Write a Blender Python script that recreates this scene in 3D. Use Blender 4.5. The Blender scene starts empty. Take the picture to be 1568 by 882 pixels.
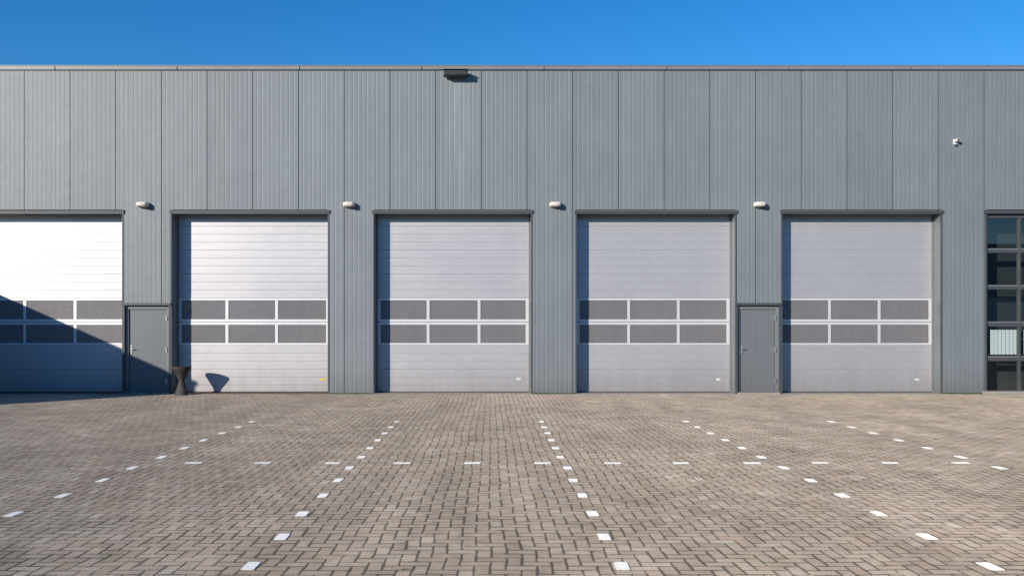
import bpy, bmesh, math, random
from mathutils import Vector
random.seed(7)
scene=bpy.context.scene
CAMD=22.08; CH=1.65; K=0.0165
def X(px,d=0.0): return (px-751)*K*(CAMD+d)/CAMD
def Z(py,d=0.0): return CH-(py-503)*K*(CAMD+d)/CAMD

# ---------------------------------------------------------------- materials
def newmat(name):
    m=bpy.data.materials.new(name); m.use_nodes=True
    nt=m.node_tree; return m,nt,nt.nodes['Principled BSDF']
class G:
    def __init__(s,nt): s.nt=nt
    def n(s,t,**kw):
        nd=s.nt.nodes.new(t)
        for k,v in kw.items(): setattr(nd,k,v)
        return nd
    def put(s,sock,v):
        if isinstance(v,bpy.types.NodeSocket): s.nt.links.new(v,sock)
        else: sock.default_value=v
    def m(s,op,a,b=0.0,c=0.0,clamp=False):
        nd=s.n('ShaderNodeMath',operation=op); nd.use_clamp=clamp
        s.put(nd.inputs[0],a); s.put(nd.inputs[1],b)
        s.put(nd.inputs[2],c)
        return nd.outputs[0]
    def mix(s,f,a,b,bt='MIX'):
        nd=s.n('ShaderNodeMix',data_type='RGBA',blend_type=bt)
        s.put(nd.inputs['Factor'],f)
        s.put(nd.inputs[6],a); s.put(nd.inputs[7],b)
        return nd.outputs[2]
    def rng(s,v,a,b,c=0.0,d=1.0):
        nd=s.n('ShaderNodeMapRange'); s.put(nd.inputs[0],v)
        for i,q in enumerate((a,b,c,d)): nd.inputs[i+1].default_value=q
        return nd.outputs[0]
    def noise(s,vec,scale,detail=3.0,rough=0.55):
        nd=s.n('ShaderNodeTexNoise'); s.nt.links.new(vec,nd.inputs['Vector'])
        nd.inputs['Scale'].default_value=scale; nd.inputs['Detail'].default_value=detail
        nd.inputs['Roughness'].default_value=rough
        return nd.outputs['Fac']
    def pos(s): return s.n('ShaderNodeNewGeometry').outputs['Position']
    def scaled(s,v,sc):
        nd=s.n('ShaderNodeVectorMath',operation='MULTIPLY'); s.put(nd.inputs[0],v); nd.inputs[1].default_value=sc
        return nd.outputs[0]
def c4(t): return (t[0],t[1],t[2],1.0)

def weathered(name,col,rough=0.5,metal=0.0,spec=0.5,streak=0.12,dirt=(0.10,0.09,0.08),base_dirt=0.35,bump=0.0,panelvar=0.0):
    m,nt,b=newmat(name); g=G(nt); p=g.pos()
    st=g.noise(g.scaled(p,(3.0,3.0,0.35)),1.6,5)
    bl=g.noise(p,0.8,4)
    fn=g.noise(p,14.0,4)
    v=g.m('ADD',g.m('MULTIPLY',g.m('SUBTRACT',st,0.5),2*streak),g.m('MULTIPLY',g.m('SUBTRACT',bl,0.5),streak*1.6))
    v=g.m('ADD',v,g.m('MULTIPLY',g.m('SUBTRACT',fn,0.5),streak*0.5))
    sx=g.n('ShaderNodeSeparateXYZ'); nt.links.new(p,sx.inputs[0])
    if panelvar:
        pi=g.m('FLOOR',g.m('DIVIDE',g.m('SUBTRACT',sx.outputs[0],X(37)),1.155))
        wn=g.n('ShaderNodeTexWhiteNoise',noise_dimensions='1D'); nt.links.new(pi,wn.inputs['W'])
        v=g.m('ADD',v,g.m('MULTIPLY',g.m('SUBTRACT',wn.outputs['Value'],0.5),panelvar))
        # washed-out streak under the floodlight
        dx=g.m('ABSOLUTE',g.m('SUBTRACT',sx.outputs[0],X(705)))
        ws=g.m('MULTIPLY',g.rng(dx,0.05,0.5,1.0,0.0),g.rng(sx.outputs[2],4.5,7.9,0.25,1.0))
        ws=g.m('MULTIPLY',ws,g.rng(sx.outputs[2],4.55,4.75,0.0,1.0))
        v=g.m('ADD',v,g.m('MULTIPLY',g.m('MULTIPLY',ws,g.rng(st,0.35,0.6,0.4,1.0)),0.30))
    v=g.m('ADD',v,1.0)
    cc=g.n('ShaderNodeCombineColor')
    for i in range(3): nt.links.new(g.m('MULTIPLY',v,col[i]),cc.inputs[i])
    dz=g.rng(g.m('ADD',sx.outputs[2],g.m('MULTIPLY',st,-0.9)),-0.45,0.45,1.0,0.0)
    fac=g.m('MULTIPLY',g.m('POWER',dz,1.5),base_dirt,clamp=True)
    out=g.mix(fac,cc.outputs[0],c4(dirt))
    nt.links.new(out,b.inputs['Base Color'])
    b.inputs['Metallic'].default_value=metal
    nt.links.new(g.rng(g.m('ADD',fn,bl),0.6,1.4,rough-0.05,rough+0.06),b.inputs['Roughness'])
    b.inputs['Specular IOR Level'].default_value=spec
    if bump:
        bp=g.n('ShaderNodeBump'); bp.inputs['Strength'].default_value=0.5; bp.inputs['Distance'].default_value=bump
        nt.links.new(g.noise(g.scaled(p,(1,1,2.2)),1.1,2),bp.inputs['Height']); nt.links.new(bp.outputs[0],b.inputs['Normal'])
    return m
M={}
M['clad']=weathered('cladding_paint',(0.182,0.202,0.212),0.5,0.0,0.45,0.15,panelvar=0.07,bump=0.02,dirt=(0.13,0.13,0.125),base_dirt=.7)
M['trim']=weathered('trim_paint',(0.06,0.066,0.07),0.5,streak=0.1)
M['reveal']=weathered('reveal_paint',(0.17,0.183,0.192),0.45,streak=0.1)
M['joint']=weathered('joint_paint',(0.085,0.093,0.098),0.7,streak=0.1)  # darker paint of the panel joints and lintel flashing
M['coping']=weathered('coping_metal',(0.21,0.21,0.21),0.45,0.0,streak=0.15)
M['door']=weathered('sectional_door_aluminium',(0.50,0.482,0.488),0.44,0.42,0.6,0.045,dirt=(0.24,0.205,0.18),base_dirt=0.45,bump=0.008)
M['frame']=weathered('window_frame_aluminium',(0.68,0.67,0.67),0.40,0.25,0.6,0.03)
M['pane']=weathered('smoked_acrylic',(0.178,0.168,0.172),0.24,0.0,0.5,0.13,base_dirt=0,bump=0.01)
M['pdoor']=weathered('personnel_door_paint',(0.15,0.16,0.17),0.42,streak=0.08)
M['rubber']=weathered('black_rubber',(0.02,0.02,0.022),0.7,streak=0.1)
M['cream']=weathered('cream_plastic',(0.78,0.71,0.58),0.4,streak=0.06)
M['dark']=weathered('dark_metal',(0.022,0.024,0.027),0.5,streak=0.1)
M['rust']=weathered('rusty_steel',(0.038,0.028,0.023),0.75,streak=0.4)
M['white']=weathered('white_plastic',(0.7,0.7,0.7),0.4,streak=0.05)
M['yellow']=weathered('yellow_sticker',(0.75,0.55,0.03),0.4,streak=0.05)
M['concrete']=weathered('concrete',(0.42,0.38,0.33),0.85,streak=0.25)
M['sill']=weathered('red_sill',(0.17,0.075,0.05),0.8,streak=0.3)
M['steel']=weathered('brushed_steel',(0.55,0.56,0.57),0.3,0.8,streak=0.05)
M['interior']=weathered('interior_dark',(0.02,0.024,0.026),0.8,streak=0.2)
M['blind']=weathered('white_blind',(0.72,0.72,0.70),0.7,streak=0.05)
M['grass']=weathered('weed_green',(0.07,0.10,0.025),0.8,streak=0.4,base_dirt=0)
M['roof']=weathered('roof_membrane',(0.10,0.10,0.10),0.9,streak=0.2)
m,nt,b=newmat('window_glass'); g=G(nt)
nt.nodes.remove(b)
tr=g.n('ShaderNodeBsdfTransparent'); tr.inputs[0].default_value=(0.84,0.9,0.9,1)
gl=g.n('ShaderNodeBsdfGlossy'); gl.inputs['Roughness'].default_value=0.015
lw=g.n('ShaderNodeLayerWeight'); lw.inputs[0].default_value=.5
fc=g.m('ADD',g.m('MULTIPLY',g.m('POWER',lw.outputs['Facing'],3.0),0.7),0.12,clamp=True)
ms=g.n('ShaderNodeMixShader'); nt.links.new(fc,ms.inputs[0]); nt.links.new(tr.outputs[0],ms.inputs[1]); nt.links.new(gl.outputs[0],ms.inputs[2])
nt.links.new(ms.outputs[0],nt.nodes['Material Output'].inputs[0]); M['glass']=m
# brick wall material for neighbouring building
m,nt,b=newmat('brickwork'); g=G(nt)
tc=g.pos(); sx=g.n('ShaderNodeSeparateXYZ'); nt.links.new(tc,sx.inputs[0])
cb=g.n('ShaderNodeCombineXYZ'); nt.links.new(g.m('ADD',sx.outputs[0],sx.outputs[1]),cb.inputs[0]); nt.links.new(sx.outputs[2],cb.inputs[1])
br=g.n('ShaderNodeTexBrick'); nt.links.new(cb.outputs[0],br.inputs[0]); br.inputs['Scale'].default_value=1
br.inputs['Brick Width'].default_value=0.22; br.inputs['Row Height'].default_value=0.065; br.inputs['Mortar Size'].default_value=0.006
br.inputs['Color1'].default_value=(0.20,0.10,0.07,1); br.inputs['Color2'].default_value=(0.28,0.15,0.10,1); br.inputs['Mortar'].default_value=(0.3,0.28,0.25,1)
nt.links.new(br.outputs[0],b.inputs['Base Color']); b.inputs['Roughness'].default_value=0.9; M['brick']=m

# herringbone clay pavers
U=0.107; OX=0.905-U/2; OY=-16.107
m,nt,b=newmat('herringbone_pavers'); g=G(nt); p=g.pos()
nz=g.n('ShaderNodeTexNoise'); nt.links.new(p,nz.inputs['Vector']); nz.inputs['Scale'].default_value=0.8; nz.inputs['Detail'].default_value=4
off=g.n('ShaderNodeVectorMath',operation='SUBTRACT'); nt.links.new(nz.outputs['Color'],off.inputs[0]); off.inputs[1].default_value=(.5,.5,.5)
off2=g.n('ShaderNodeVectorMath',operation='SCALE'); nt.links.new(off.outputs[0],off2.inputs[0]); off2.inputs['Scale'].default_value=0.12
pp=g.n('ShaderNodeVectorMath',operation='ADD'); nt.links.new(p,pp.inputs[0]); nt.links.new(off2.outputs[0],pp.inputs[1])
sx=g.n('ShaderNodeSeparateXYZ'); nt.links.new(pp.outputs[0],sx.inputs[0])
xx=g.m('DIVIDE',g.m('SUBTRACT',sx.outputs[0],OX),U); yy=g.m('DIVIDE',g.m('SUBTRACT',sx.outputs[1],OY),U)
i=g.m('FLOOR',xx); j=g.m('FLOOR',yy); fx=g.m('SUBTRACT',xx,i); fy=g.m('SUBTRACT',yy,j)
n=g.m('FLOORED_MODULO',g.m('ADD',g.m('SUBTRACT',i,j),3.0),4.0)
isH=g.m('LESS_THAN',n,1.5); is1=g.m('COMPARE',n,1.0,0.1); is2=g.m('COMPARE',n,2.0,0.1)
u=g.m('ADD',fx,is1); v=g.m('ADD',fy,is2)
d=g.m('MINIMUM',g.m('MINIMUM',u,g.m('SUBTRACT',g.m('ADD',1.0,isH),u)),g.m('MINIMUM',v,g.m('SUBTRACT',g.m('SUBTRACT',2.0,isH),v)))
fine=g.noise(p,60.0,4,0.7); med=g.noise(p,7.0,4); big=g.noise(p,0.35,5,0.6); mid2=g.noise(p,1.6,4,0.6)
tread=g.noise(g.scaled(p,(1.3,0.16,1.0)),1.0,4,0.6)
d=g.m('ADD',d,g.m('MULTIPLY',g.m('SUBTRACT',fine,0.5),0.12))
d=g.m('ADD',d,g.m('MULTIPLY',g.m('SUBTRACT',med,0.5),0.16))
d=g.m('ADD',d,g.m('MULTIPLY',g.m('SUBTRACT',mid2,0.5),0.16))
cid=g.n('ShaderNodeCombineXYZ'); nt.links.new(g.m('SUBTRACT',i,is1),cid.inputs[0]); nt.links.new(g.m('SUBTRACT',j,is2),cid.inputs[1])
wn=g.n('ShaderNodeTexWhiteNoise',noise_dimensions='3D'); nt.links.new(cid.outputs[0],wn.inputs['Vector'])
rv=wn.outputs['Value']
cr=g.n('ShaderNodeValToRGB'); nt.links.new(rv,cr.inputs[0]); e=cr.color_ramp.elements
S=0.63
e[0].position=0; e[0].color=(0.48*S,0.38*S,0.275*S,1); e[1].position=1; e[1].color=(0.66*S,0.55*S,0.43*S,1)
for pos_,c_ in ((0.25,(0.54,0.43,0.325)),(0.6,(0.60,0.49,0.37)),(0.8,(0.55,0.42,0.305)),(0.9,(0.52,0.43,0.34))):
    q=e.new(pos_); q.color=c4([t*S for t in c_])
col=cr.outputs[0]
def grey(fac):
    cc=g.n('ShaderNodeCombineColor')
    for k in range(3): nt.links.new(fac,cc.inputs[k])
    return cc.outputs[0]
col=g.mix(1.0,col,grey(g.rng(big,0.3,0.7,0.84,1.12)),'MULTIPLY')
col=g.mix(1.0,col,grey(g.rng(tread,0.3,0.7,0.83,1.12)),'MULTIPLY')
col=g.mix(1.0,col,grey(g.rng(mid2,0.3,0.7,0.88,1.10)),'MULTIPLY')
col=g.mix(1.0,col,grey(g.rng(med,0.3,0.7,0.90,1.10)),'MULTIPLY')
col=g.mix(1.0,col,grey(g.rng(fine,0.3,0.7,0.80,1.20)),'MULTIPLY')
moss=g.rng(g.noise(p,0.9,4,0.65),0.50,0.66)
jcol=g.mix(moss,(0.075,0.06,0.043,1),(0.07,0.068,0.028,1))
jf=g.rng(d,0.035,0.11,1.0,0.0)
col=g.mix(g.m('MULTIPLY',jf,0.9),col,jcol)
nt.links.new(col,b.inputs['Base Color']); b.inputs['Roughness'].default_value=0.85; b.inputs['Specular IOR Level'].default_value=0.3
b.inputs['Diffuse Roughness'].default_value=1.0
h=g.m('ADD',g.rng(d,0.0,0.14,0.0,1.0),g.m('MULTIPLY',rv,0.4)); h=g.m('ADD',h,g.m('MULTIPLY',fine,0.5))
bp=g.n('ShaderNodeBump'); bp.inputs['Distance'].default_value=0.0045; bp.inputs['Strength'].default_value=0.5
nt.links.new(h,bp.inputs['Height']); nt.links.new(bp.outputs[0],b.inputs['Normal']); M['paver']=m
# white pavers
m,nt,b=newmat('white_paver'); g=G(nt); p=g.pos()
f1=g.noise(p,45,5,0.7); f2=g.noise(p,3,3)
nt.links.new(g.mix(g.rng(g.m('ADD',f1,g.m('MULTIPLY',f2,0.6)),0.80,1.06),(0.80,0.78,0.73,1),(0.48,0.43,0.36,1)),b.inputs['Base Color'])
b.inputs['Roughness'].default_value=0.75; b.inputs['Diffuse Roughness'].default_value=1.0
bp=g.n('ShaderNodeBump'); bp.inputs['Distance'].default_value=0.003; nt.links.new(f1,bp.inputs['Height']); nt.links.new(bp.outputs[0],b.inputs['Normal'])
M['whitepaver']=m

# ---------------------------------------------------------------- mesh helpers
def finish(bm,name,mat,parent=None,bevel=0.0,smooth=False):
    me=bpy.data.meshes.new(name); bmesh.ops.recalc_face_normals(bm,faces=bm.faces) if bevel or smooth else None
    bm.to_mesh(me); bm.free()
    o=bpy.data.objects.new(name,me); scene.collection.objects.link(o)
    for mm in (mat if isinstance(mat,(list,tuple)) else [mat]): me.materials.append(mm)
    if parent: o.parent=parent
    if bevel:
        bv=o.modifiers.new('bevel','BEVEL'); bv.width=bevel; bv.segments=2
    if smooth:
        for f in me.polygons: f.use_smooth=True
    return o
def box(bm,x0,x1,y0,y1,z0,z1,mi=0):
    vs=[bm.verts.new((x,y,z)) for x in (x0,x1) for y in (y0,y1) for z in (z0,z1)]
    for f in ((0,1,3,2),(4,6,7,5),(0,4,5,1),(2,3,7,6),(0,2,6,4),(1,5,7,3)):
        fc=bm.faces.new([vs[k] for k in f]); fc.material_index=mi
def boxes(name,lst,mat,parent=None,bevel=0.0):
    bm=bmesh.new()
    for l in lst: box(bm,*l)
    return finish(bm,name,mat,parent,bevel)
def empty(name,loc=(0,0,0)):
    o=bpy.data.objects.new(name,None); scene.collection.objects.link(o); o.location=loc; return o

# ---------------------------------------------------------------- ground
bm=bmesh.new()
vs=[bm.verts.new(v) for v in ((-500,-500,0),(500,-500,0),(500,500,0),(-500,500,0))]; bm.faces.new(vs)
finish(bm,'ground',M['paver'])
bm=bmesh.new()
def quad(cx,cy,w,l):
    a=random.uniform(-.03,.03); w*=random.uniform(.90,1.0); l*=random.uniform(.92,1.0)
    cx+=random.uniform(-.012,.012); cy+=random.uniform(-.012,.012)
    pts=[]
    cn=.010
    for sx_,sy_ in ((-1,-1),(1,-1),(1,1),(-1,1)):
        ox=[(sx_*(w/2-cn),sy_*l/2),(sx_*w/2,sy_*(l/2-cn))]
        if sx_*sy_>0: ox.reverse()
        for px_,py_ in ox:
            px_+=random.uniform(-.003,.003); py_+=random.uniform(-.003,.003)
            pts.append((cx+px_*math.cos(a)-py_*math.sin(a),cy+px_*math.sin(a)+py_*math.cos(a)))
    lo=[bm.verts.new((q[0],q[1],-0.01)) for q in pts]; hi=[bm.verts.new((q[0],q[1],0.004)) for q in pts]
    bm.faces.new(hi); N=len(pts)
    for k in range(N): bm.faces.new((lo[k],lo[(k+1)%N],hi[(k+1)%N],hi[k]))
for c in (-2,-1,0,1,2):
    cx=0.905+c*24*U
    for k in range(-4,12):
        quad(cx,-16.0+k*8*U,0.100,0.208)
for k in range(-5,7):
    quad(OX+(-2+8*k)*U,OY+44.5*U,0.208,0.100)
finish(bm,'parking_bay_marking',M['whitepaver'])

# ---------------------------------------------------------------- main building
wh=empty('industrial_building')
DEP=0.40
openings=[(-55,187),(263,502),(573,813),(883,1126),(1198,1441)]
pdoors=[(190,259),(1129,1194)]
OFF=(1511,1720)
XL=-26.0; XR=28.0
ZT=Z(107); ZL=Z(321)
pit=1.155; x0p=X(37)
NR=10
def profile(xa,xb):
    pts=[]
    k=math.floor((xa-x0p)/pit)-1
    while x0p+k*pit<xb+pit:
        s=x0p+k*pit
        pts+= [(s-.0085,0.0),(s-.0065,.022),(s+.0065,.022),(s+.0085,0.0)]
        for r in range(1,NR):
            c=s+r*pit/NR
            pts+=[(c-.018,0.0),(c-.008,.0026),(c+.008,.0026),(c+.018,0.0)]
        k+=1
    pts.sort()
    def yat(x):
        for a,b_ in zip(pts,pts[1:]):
            if a[0]<=x<=b_[0]:
                t=(x-a[0])/max(1e-9,b_[0]-a[0]); return a[1]+t*(b_[1]-a[1])
        return 0
    return [(xa,yat(xa))]+[q for q in pts if xa+1e-4<q[0]<xb-1e-4]+[(xb,yat(xb))]
bm=bmesh.new()
def clad(xa,xb,za,zb):
    pr=profile(xa,xb); prev=None
    for x,y in pr:
        a=bm.verts.new((x,y,za)); c=bm.verts.new((x,y,zb))
        if prev:
            f=bm.faces.new((prev[0],a,c,prev[1]))
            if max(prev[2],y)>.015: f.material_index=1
        prev=(a,c,y)
clad(XL,XR,ZL,ZT)
edges=[XL]
for a,b_ in openings: edges+=[X(a),X(b_)]
edges+=[X(OFF[0]),X(OFF[1]),XR]
piers=[(edges[k],edges[k+1]) for k in range(0,len(edges),2)]
ZP=Z(466)
for a,b_ in piers:
    done=False
    for pa,pb in pdoors:
        if a<X(pa) and X(pb)<b_ and (b_-a)<3:
            clad(a,b_,ZP,ZL)
            clad(a,X(pa),0.03,ZP); clad(X(pb),b_,0.03,ZP); done=True
    if not done: clad(a,b_,0.03,ZL)
finish(bm,'wall_cladding',[M['clad'],M['joint']],wh)
boxes('building_body',[(XL,XR,0.9,25,0,ZT-.15),(XL-.02,XL,-0.0,25.02,0,ZT),(XR,XR+.02,0,25.02,0,ZT)],M['trim'],wh)
boxes('roof',[(XL,XR,0.05,25,ZT-.14,ZT-.05)],M['roof'],wh)
boxes('roof_coping',[(XL-.05,XR+.05,-0.035,0.30,Z(107),Z(102)),(XL-.05,XR+.05,-0.05,0.31,Z(102),Z(101))],M['coping'],wh)
js=[]
for k in range(-3,14):
    xx_=X(84+187*k*1.0); js.append((xx_-.012,xx_+.012,-.053,.315,Z(107)-.004,Z(101)+.004))
boxes('coping_joint',js,M['reveal'],wh)
boxes('coping_drip',[(XL,XR,-0.02,0.0,Z(108.6),Z(107)-.002)],M['trim'],wh)
bl=[]
for a,b_ in piers:
    segs=[(a,b_)]
    for pa,pb in pdoors:
        if a<X(pa) and X(pb)<b_ and (b_-a)<3: segs=[(a,X(pa)),(X(pb),b_)]
    for s in segs: bl.append((s[0],s[1],-0.008,0.035,0.0,0.032))
boxes('base_flashing',bl,M['trim'],wh)

def reveals(a,b_,zt,idx,dep=DEP):
    xa,xb=X(a),X(b_)
    y1=dep+.12
    boxes('door_reveal_%d'%idx,[(xa-.05,xa,0.033,y1,0,zt),(xb,xb+.05,0.033,y1,0,zt),(xa-.05,xb+.05,0.033,y1,zt,zt+.05)],M['reveal'],wh)
    t=.035
    boxes('opening_trim_%d'%idx,[(xa-t,xa+.002,-.010,.036,0,zt-.02),(xb-.002,xb+t,-.010,.036,0,zt-.02)],M['trim'],wh,0.003)
    boxes('lintel_trim_%d'%idx,[(xa-t-.02,xb+t+.02,-.03,.036,zt-.02,zt+.035)],M['trim'],wh,0.004)
    boxes('lintel_flashing_%d'%idx,[(xa-t-.02,xb+t+.02,-.042,.02,zt+.037,zt+.075)],M['joint'],wh,0.004)
labels=[None,(494,581,'yellow'),(794,580,'white'),(1100,581,'white'),(1404,581,'white')]
mull=[(38,115),(347.5,423.5),(655.5,733.5),(962.5,1038.5),(1270,1346)]
def sect_door(idx,a,b_):
    xa,xb=X(a),X(b_); y=DEP
    par=empty('garage_door_%d'%idx); par.parent=wh
    zt=Z(318); pitch=.2045
    zw0=Z(528.5,y); zw1=Z(456,y)
    bm=bmesh.new()
    def ribs(z0,z1,start):
        pts=[(z0,0)]
        z=start; k=0
        while z<z1+.01:
            big=(k%3==0)
            w,dp=(.008,.011) if big else (.008,.0035)
            if z-w>z0 and z+w<z1: pts+=[(z-w,0),(z-w*.3,dp),(z+w*.3,dp),(z+w,0)]
            z+=pitch; k+=1
        pts.append((z1,0))
        pv=None
        for zz,dy in pts:
            l=bm.verts.new((xa+.04,y+dy,zz)); r=bm.verts.new((xb-.04,y+dy,zz))
            if pv: bm.faces.new((pv[0],pv[1],r,l))
            pv=(l,r)
    ribs(.035,zw0,zw0-6*pitch)
    ribs(zw1,zt+.05,zw1)
    finish(bm,'door_panels',M['door'],par)
    boxes('bottom_seal',[(xa+.04,xb-.04,y-.01,y+.04,0.0,.035)],M['rubber'],par)
    boxes('guide_rails',[(xa+.001,xa+.04,y-.02,y+.05,0,zt),(xb-.04,xb-.001,y-.02,y+.05,0,zt)],M['reveal'],par)
    ya,yb=y-.008,y+.05
    m1,m2=X(mull[idx-1][0],y),X(mull[idx-1][1],y); hw=.038
    H=[(Z(528.2,y),Z(525,y)),(Z(497.3,y),Z(493.4,y)),(Z(492.8,y),Z(488.8,y)),(Z(460,y),Z(456.4,y))]
    bars=[(xa+.04,xb-.04,ya,yb,h0,h1) for h0,h1 in H]
    for r0,r1 in ((H[0][1],H[1][0]),(H[2][1],H[3][0])):
        for c0,c1 in ((xa+.04,xa+.115),(m1-hw,m1+hw),(m2-hw,m2+hw),(xb-.12,xb-.04)):
            bars.append((c0,c1,ya+.001,yb,r0,r1))
    boxes('window_frame',bars,M['frame'],par)
    boxes('section_gap',[(xa+.04,xb-.04,y+.004,yb,H[1][1],H[2][0])],M['rubber'],par)
    bm=bmesh.new(); bg=bmesh.new()
    cols=[(xa+.115,m1-hw),(m1+hw,m2-hw),(m2+hw,xb-.12)]
    for r0,r1 in ((H[0][1],H[1][0]),(H[2][1],H[3][0])):
        for c0,c1 in cols:
            tl=random.uniform(-.003,.003)
            vs=[bm.verts.new(q) for q in ((c0,y+.004+tl,r0),(c1,y+.004-tl,r0),(c1,y+.004-tl*.5,r1),(c0,y+.004+tl,r1))]
            bm.faces.new(vs)
            g_=.008
            for q in ((c0,c1,r0,r0+g_),(c0,c1,r1-g_,r1),(c0,c0+g_,r0+g_,r1-g_),(c1-g_,c1,r0+g_,r1-g_)):
                box(bg,q[0],q[1],y-.002,y+.03,q[2],q[3])
    finish(bm,'window_panes',M['pane'],par); finish(bg,'pane_gasket',M['rubber'],par)
    lb=labels[idx-1]
    if lb:
        cx,cz=X(lb[0],y),Z(lb[1],y)
        boxes('door_label',[(cx-.055,cx+.055,y-.006,y+.0,cz-.03,cz+.03)],M[lb[2]],par,0.002)
    boxes('threshold',[(xa,xb,-.02,y+.12,0.004,.012)],M['sill'] if idx<=2 else M['concrete'],par)
for k,(a,b_) in enumerate(openings):
    reveals(a,b_,Z(326.5),k+1); sect_door(k+1,a,b_)

for k,(a,b_) in enumerate(pdoors):
    xa,xb=X(a),X(b_); par=empty('personnel_door_%d'%(k+1)); par.parent=wh
    yd=.10
    boxes('lintel',[(xa-.05,xb+.05,-.04,.036,ZP-.03,ZP+.035)],M['trim'],par,.003)
    boxes('reveal',[(xa-.03,xa,.033,yd+.1,0,ZP),(xb,xb+.03,.033,yd+.1,0,ZP),(xa-.03,xb+.03,.037,yd+.1,ZP-.025,ZP+.02)],M['reveal'],par)
    boxes('jamb_trim',[(xa-.02,xa+.012,-.012,.036,0,ZP-.03),(xb-.012,xb+.02,-.012,.036,0,ZP-.03)],M['trim'],par)
    fw=.085
    boxes('door_frame',[(xa+.002,xa+fw,yd-.04,yd+.05,0,ZP-.03),(xb-fw,xb-.002,yd-.04,yd+.05,0,ZP-.03),(xa+fw,xb-fw,yd-.04,yd+.05,ZP-.12,ZP-.03)],M['clad'],par,.006)
    lx0,lx1=xa+fw+.012,xb-fw-.012
    bm=bmesh.new(); nrib=14; w=(lx1-lx0)/nrib; pv=None
    pts=[]
    for r in range(nrib):
        s=lx0+r*w; pts+=[(s,0),(s+w-.012,0),(s+w-.008,.003),(s+w-.004,.003)]
    pts.append((lx1,0))
    for x_,y_ in pts:
        q=(bm.verts.new((x_,yd+y_,.04)),bm.verts.new((x_,yd+y_,ZP-.135)))
        if pv: bm.faces.new((pv[0],q[0],q[1],pv[1]))
        pv=q
    finish(bm,'door_leaf',M['pdoor'],par)
    boxes('door_gap',[(xa+.01,xb-.01,yd+.012,yd+.05,.0,ZP-.1)],M['rubber'],par)
    boxes('threshold',[(xa,xb,-.02,yd+.012,.0,.035)],M['concrete'],par)
    hx=lx0+.05
    boxes('door_handle',[(hx-.02,hx+.02,yd-.012,yd,1.0,1.24),(hx-.012,hx+.012,yd-.06,yd-.012,1.12,1.145),(hx-.012,hx+.07,yd-.075,yd-.055,1.12,1.145)],M['steel'],par,.004)
    boxes('hinges',[(lx1-.01,lx1+.03,yd-.06,yd-.02,zz,zz+.12) for zz in (.25,1.05,1.85)],M['steel'],par,.004)

# office glazing at right
par=empty('office_window'); par.parent=wh
xa,xb=X(OFF[0]),X(OFF[1]); zt=Z(326.5); yd=.10
boxes('lintel',[(xa-.07,xb+.07,-.045,.036,zt-.02,zt+.07)],M['trim'],par,.004)
boxes('reveal',[(xa-.05,xa,.037,.3,0,zt),(xb,xb+.05,.037,.3,0,zt),(xa-.05,xb+.05,.037,.3,zt,zt+.05)],M['trim'],par)
boxes('trim',[(xa-.045,xa+.002,-.014,.036,0,zt-.02),(xb-.002,xb+.045,-.014,.036,0,zt-.02)],M['trim'],par)
rows=[(598,553),(545,500),(492,443),(436,387),(380,334)]
cols=[]; cw=(xb-xa-.05)/4
fr_=[]; gs=[]
for c in range(4):
    c0=xa+.05+c*cw; c1=c0+cw-.06; cols.append((c0,c1)); fr_.append((c1,c1+.06,yd-.04,yd+.05,0,zt))
fr_.append((xa,xa+.05,yd-.04,yd+.05,0,zt))
prev=0.0
for a,b_ in rows:
    z0,z1=Z(a),Z(b_)
    for c0,c1 in cols:
        fr_.append((c0,c1,yd-.039,yd+.05,prev,z0)); gs.append((c0,c1,z0,z1))
    prev=z1
for c0,c1 in cols: fr_.append((c0,c1,yd-.039,yd+.05,prev,zt))
boxes('window_frame',fr_,M['trim'],par,.004)
boxes('window_beading',[(c0,c1,yd-.052,yd-.04,z0-.035,z0-.01) for c0,c1,z0,z1 in gs],M['reveal'],par)
bm=bmesh.new()
for c0,c1,z0,z1 in gs:
    bm.faces.new([bm.verts.new(q) for q in ((c0,yd+.01,z0),(c1,yd+.01,z0),(c1,yd+.01,z1),(c0,yd+.01,z1))])
finish(bm,'window_glass',M['glass'],par)
boxes('interior',[(xa,xb,.85,.87,0,zt)],M['interior'],par)
boxes('interior_floor',[(xa,xb,.16,.85,0,.03)],M['interior'],par)
bl=[]
for c0,c1 in cols:
    x=c0+.13
    while x<c1-.05:
        bl.append((x,x+.088,yd+.055,yd+.058,Z(543),Z(505))); x+=.098
boxes('blinds',bl,M['blind'],par)
boxes('window_plinth',[(xa-.12,xb+.1,-.16,.12,0,.075)],M['concrete'],par,.01)

# ---------------------------------------------------------------- wall fittings
def wall_lamp(px,py):
    x,z=X(px),Z(py)
    par=empty('wall_lamp',(x,0,z))
    boxes('back_plate',[(-.15,.15,-.03,0.0,-.05,.05)],M['dark'],par,.008)
    bm=bmesh.new()
    rings=[]
    for t in range(7):
        f=t/6; sc=math.sqrt(max(0.0,1-(f*.93)**2)); ring=[]
        for s in range(24):
            a=2*math.pi*s/24; ca,sa=math.cos(a),math.sin(a)
            ex=math.copysign(abs(ca)**.5,ca); ez=math.copysign(abs(sa)**.5,sa)
            ring.append(bm.verts.new((-.0+.15*ex*(.55+.45*sc),-.03-.17*f,.07*ez*(.35+.65*sc))))
        rings.append(ring)
    for r0,r1 in zip(rings,rings[1:]):
        for s in range(24): bm.faces.new((r0[s],r0[(s+1)%24],r1[(s+1)%24],r1[s]))
    bm.faces.new(rings[-1])
    finish(bm,'cover',M['cream'],par,0,True)
    boxes('mount',[(.03,.14,-.16,-.0,-.085,-.055)],M['dark'],par,.006)
for px in (220,535,850,1162): wall_lamp(px,314)
x,z=X(698),Z(116)
fl=empty('floodlight',(x,0,z))
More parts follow.
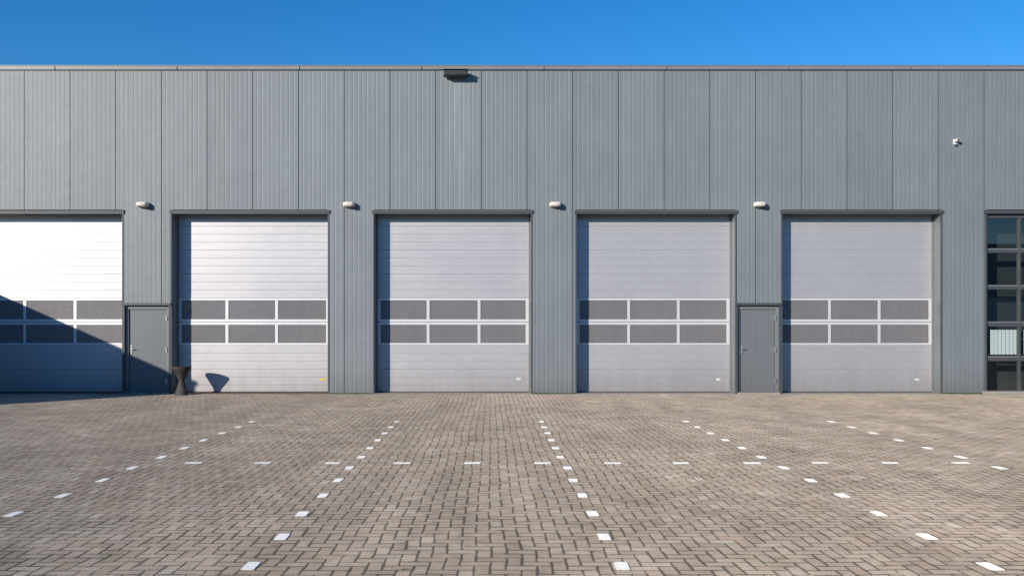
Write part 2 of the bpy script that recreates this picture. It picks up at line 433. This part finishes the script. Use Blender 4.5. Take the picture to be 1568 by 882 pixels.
boxes('housing',[(-.30,.30,-.30,-.06,-.075,.055)],M['dark'],fl,.02)
boxes('bracket',[(-.12,-.09,-.06,0,-.03,.03),(.09,.12,-.06,0,-.03,.03)],M['dark'],fl)
boxes('visor',[(-.31,.31,-.34,-.05,.057,.07)],M['dark'],fl,.004)
x,z=X(1463),Z(218)
sc=empty('security_camera',(x,0,z))
boxes('mount_plate',[(-.06,.06,-.02,0,-.06,.07)],M['white'],sc,.006)
boxes('camera_body',[(-.05,.04,-.16,-.02,-.01,.055)],M['cream'],sc,.01)
boxes('lens',[(-.035,.02,-.17,-.16,0,.045)],M['dark'],sc,.004)
boxes('cable_box',[(-.02,.03,-.06,-.0,-.10,-.06)],M['trim'],sc,.004)

bm=bmesh.new()
prof=[(.02,.64),(.18,.64),(.20,.70),(.235,.71),(.235,.675),(.20,.61),(.14,.50),(.085,.40),(.065,.34),(.085,.28),(.125,.14),(.165,.03),(.17,0)]
rings=[]
for r,zz in prof:
    rings.append([bm.verts.new((r*math.cos(2*math.pi*s/20),r*math.sin(2*math.pi*s/20),zz)) for s in range(20)])
for r0,r1 in zip(rings,rings[1:]):
    for s in range(20): bm.faces.new((r0[s],r0[(s+1)%20],r1[(s+1)%20],r1[s]))
bm.faces.new(rings[0])
o=finish(bm,'metal_planter',M['rust'],None,0,True); o.location=(X(278,-.35),-.35,0)

bm=bmesh.new()
def tuft(cx,cy,n_,hh):
    for _ in range(n_):
        a=random.uniform(0,6.28); r=random.uniform(0,.04); x=cx+r*math.cos(a); y=cy+r*math.sin(a)
        h=hh*random.uniform(.4,1); w=.006; lx,ly=random.uniform(-.03,.03),random.uniform(-.03,.03)
        bm.faces.new([bm.verts.new(q) for q in ((x-w,y,0),(x+w,y,0),(x+lx,y+ly,h))])
for _ in range(60):
    px=random.choice([random.uniform(502,571),random.uniform(814,882),random.uniform(1441,1505),random.uniform(188,262)])
    tuft(X(px),-.03-random.random()*.03,10,random.uniform(.02,.06))
for _ in range(60):
    yy_=random.uniform(-17,-2); tuft(random.uniform(-8,9),yy_,6,.012)
finish(bm,'grass',M['grass'])

# ---------------------------------------------------------------- neighbouring buildings (outside the picture)
ax=empty('brick_annex')
boxes('walls',[(-24,-14.2,-7.2,-.06,0,3.1)],M['brick'],ax)
boxes('roof_edge',[(-24.05,-14.17,-7.24,-.058,3.1,3.2)],M['coping'],ax)
boxes('door',[(-14.21,-14.18,-4.2,-3.2,0,2.1)],M['trim'],ax)
boxes('window',[(-14.21,-14.185,-6.3,-5.0,.9,2.1)],M['pane'],ax)
op=empty('opposite_building')
boxes('walls',[(-70,70,-80,-62,0,9.5)],M['clad'],op)
boxes('roof_edge',[(-70.1,70.1,-80.1,-61.9,9.5,9.8)],M['trim'],op)
boxes('doors',[(-60+12*k,-55+12*k,-62,-61.96,0,4.6) for k in range(10)],M['door'],op)
boxes('windows',[(-54+12*k,-50+12*k,-62,-61.96,5.6,7.2) for k in range(10)],M['pane'],op)

# ---------------------------------------------------------------- light
dv=Vector((.87,1,-.383)).normalized()
sd=bpy.data.lights.new('sun','SUN'); sd.energy=5.0; sd.angle=math.radians(.5); sd.color=(1.0,.93,.83)
so=bpy.data.objects.new('sun',sd); scene.collection.objects.link(so); so.rotation_euler=dv.to_track_quat('-Z','Y').to_euler()
el=math.asin(-dv.z); rot=math.atan2(-dv.x,-dv.y)
w=bpy.data.worlds.new('World'); scene.world=w; w.use_nodes=True; nt=w.node_tree
sk=nt.nodes.new('ShaderNodeTexSky'); sk.sky_type='NISHITA'; sk.sun_disc=False
sk.sun_elevation=el; sk.sun_rotation=rot%(2*math.pi); sk.air_density=1.0; sk.dust_density=0.1; sk.ozone_density=4.6
hs=nt.nodes.new('ShaderNodeHueSaturation'); hs.inputs['Saturation'].default_value=1.25; hs.inputs['Hue'].default_value=.504; hs.inputs['Value'].default_value=1.04
bg=nt.nodes['Background']; bg.inputs[1].default_value=.15
nt.links.new(sk.outputs[0],hs.inputs['Color']); nt.links.new(hs.outputs[0],bg.inputs[0])
scene.view_settings.view_transform='Standard'; scene.view_settings.look='None'; scene.view_settings.exposure=0

# ---------------------------------------------------------------- camera
cd=bpy.data.cameras.new('camera'); co=bpy.data.objects.new('camera',cd); scene.collection.objects.link(co)
co.location=(0,-CAMD,CH); co.rotation_euler=(math.pi/2,0,0)
cd.sensor_width=36; cd.lens=1338/1568*36; cd.shift_x=33/1568; cd.shift_y=62/1568; cd.clip_end=2000; cd.clip_start=.1
scene.camera=co
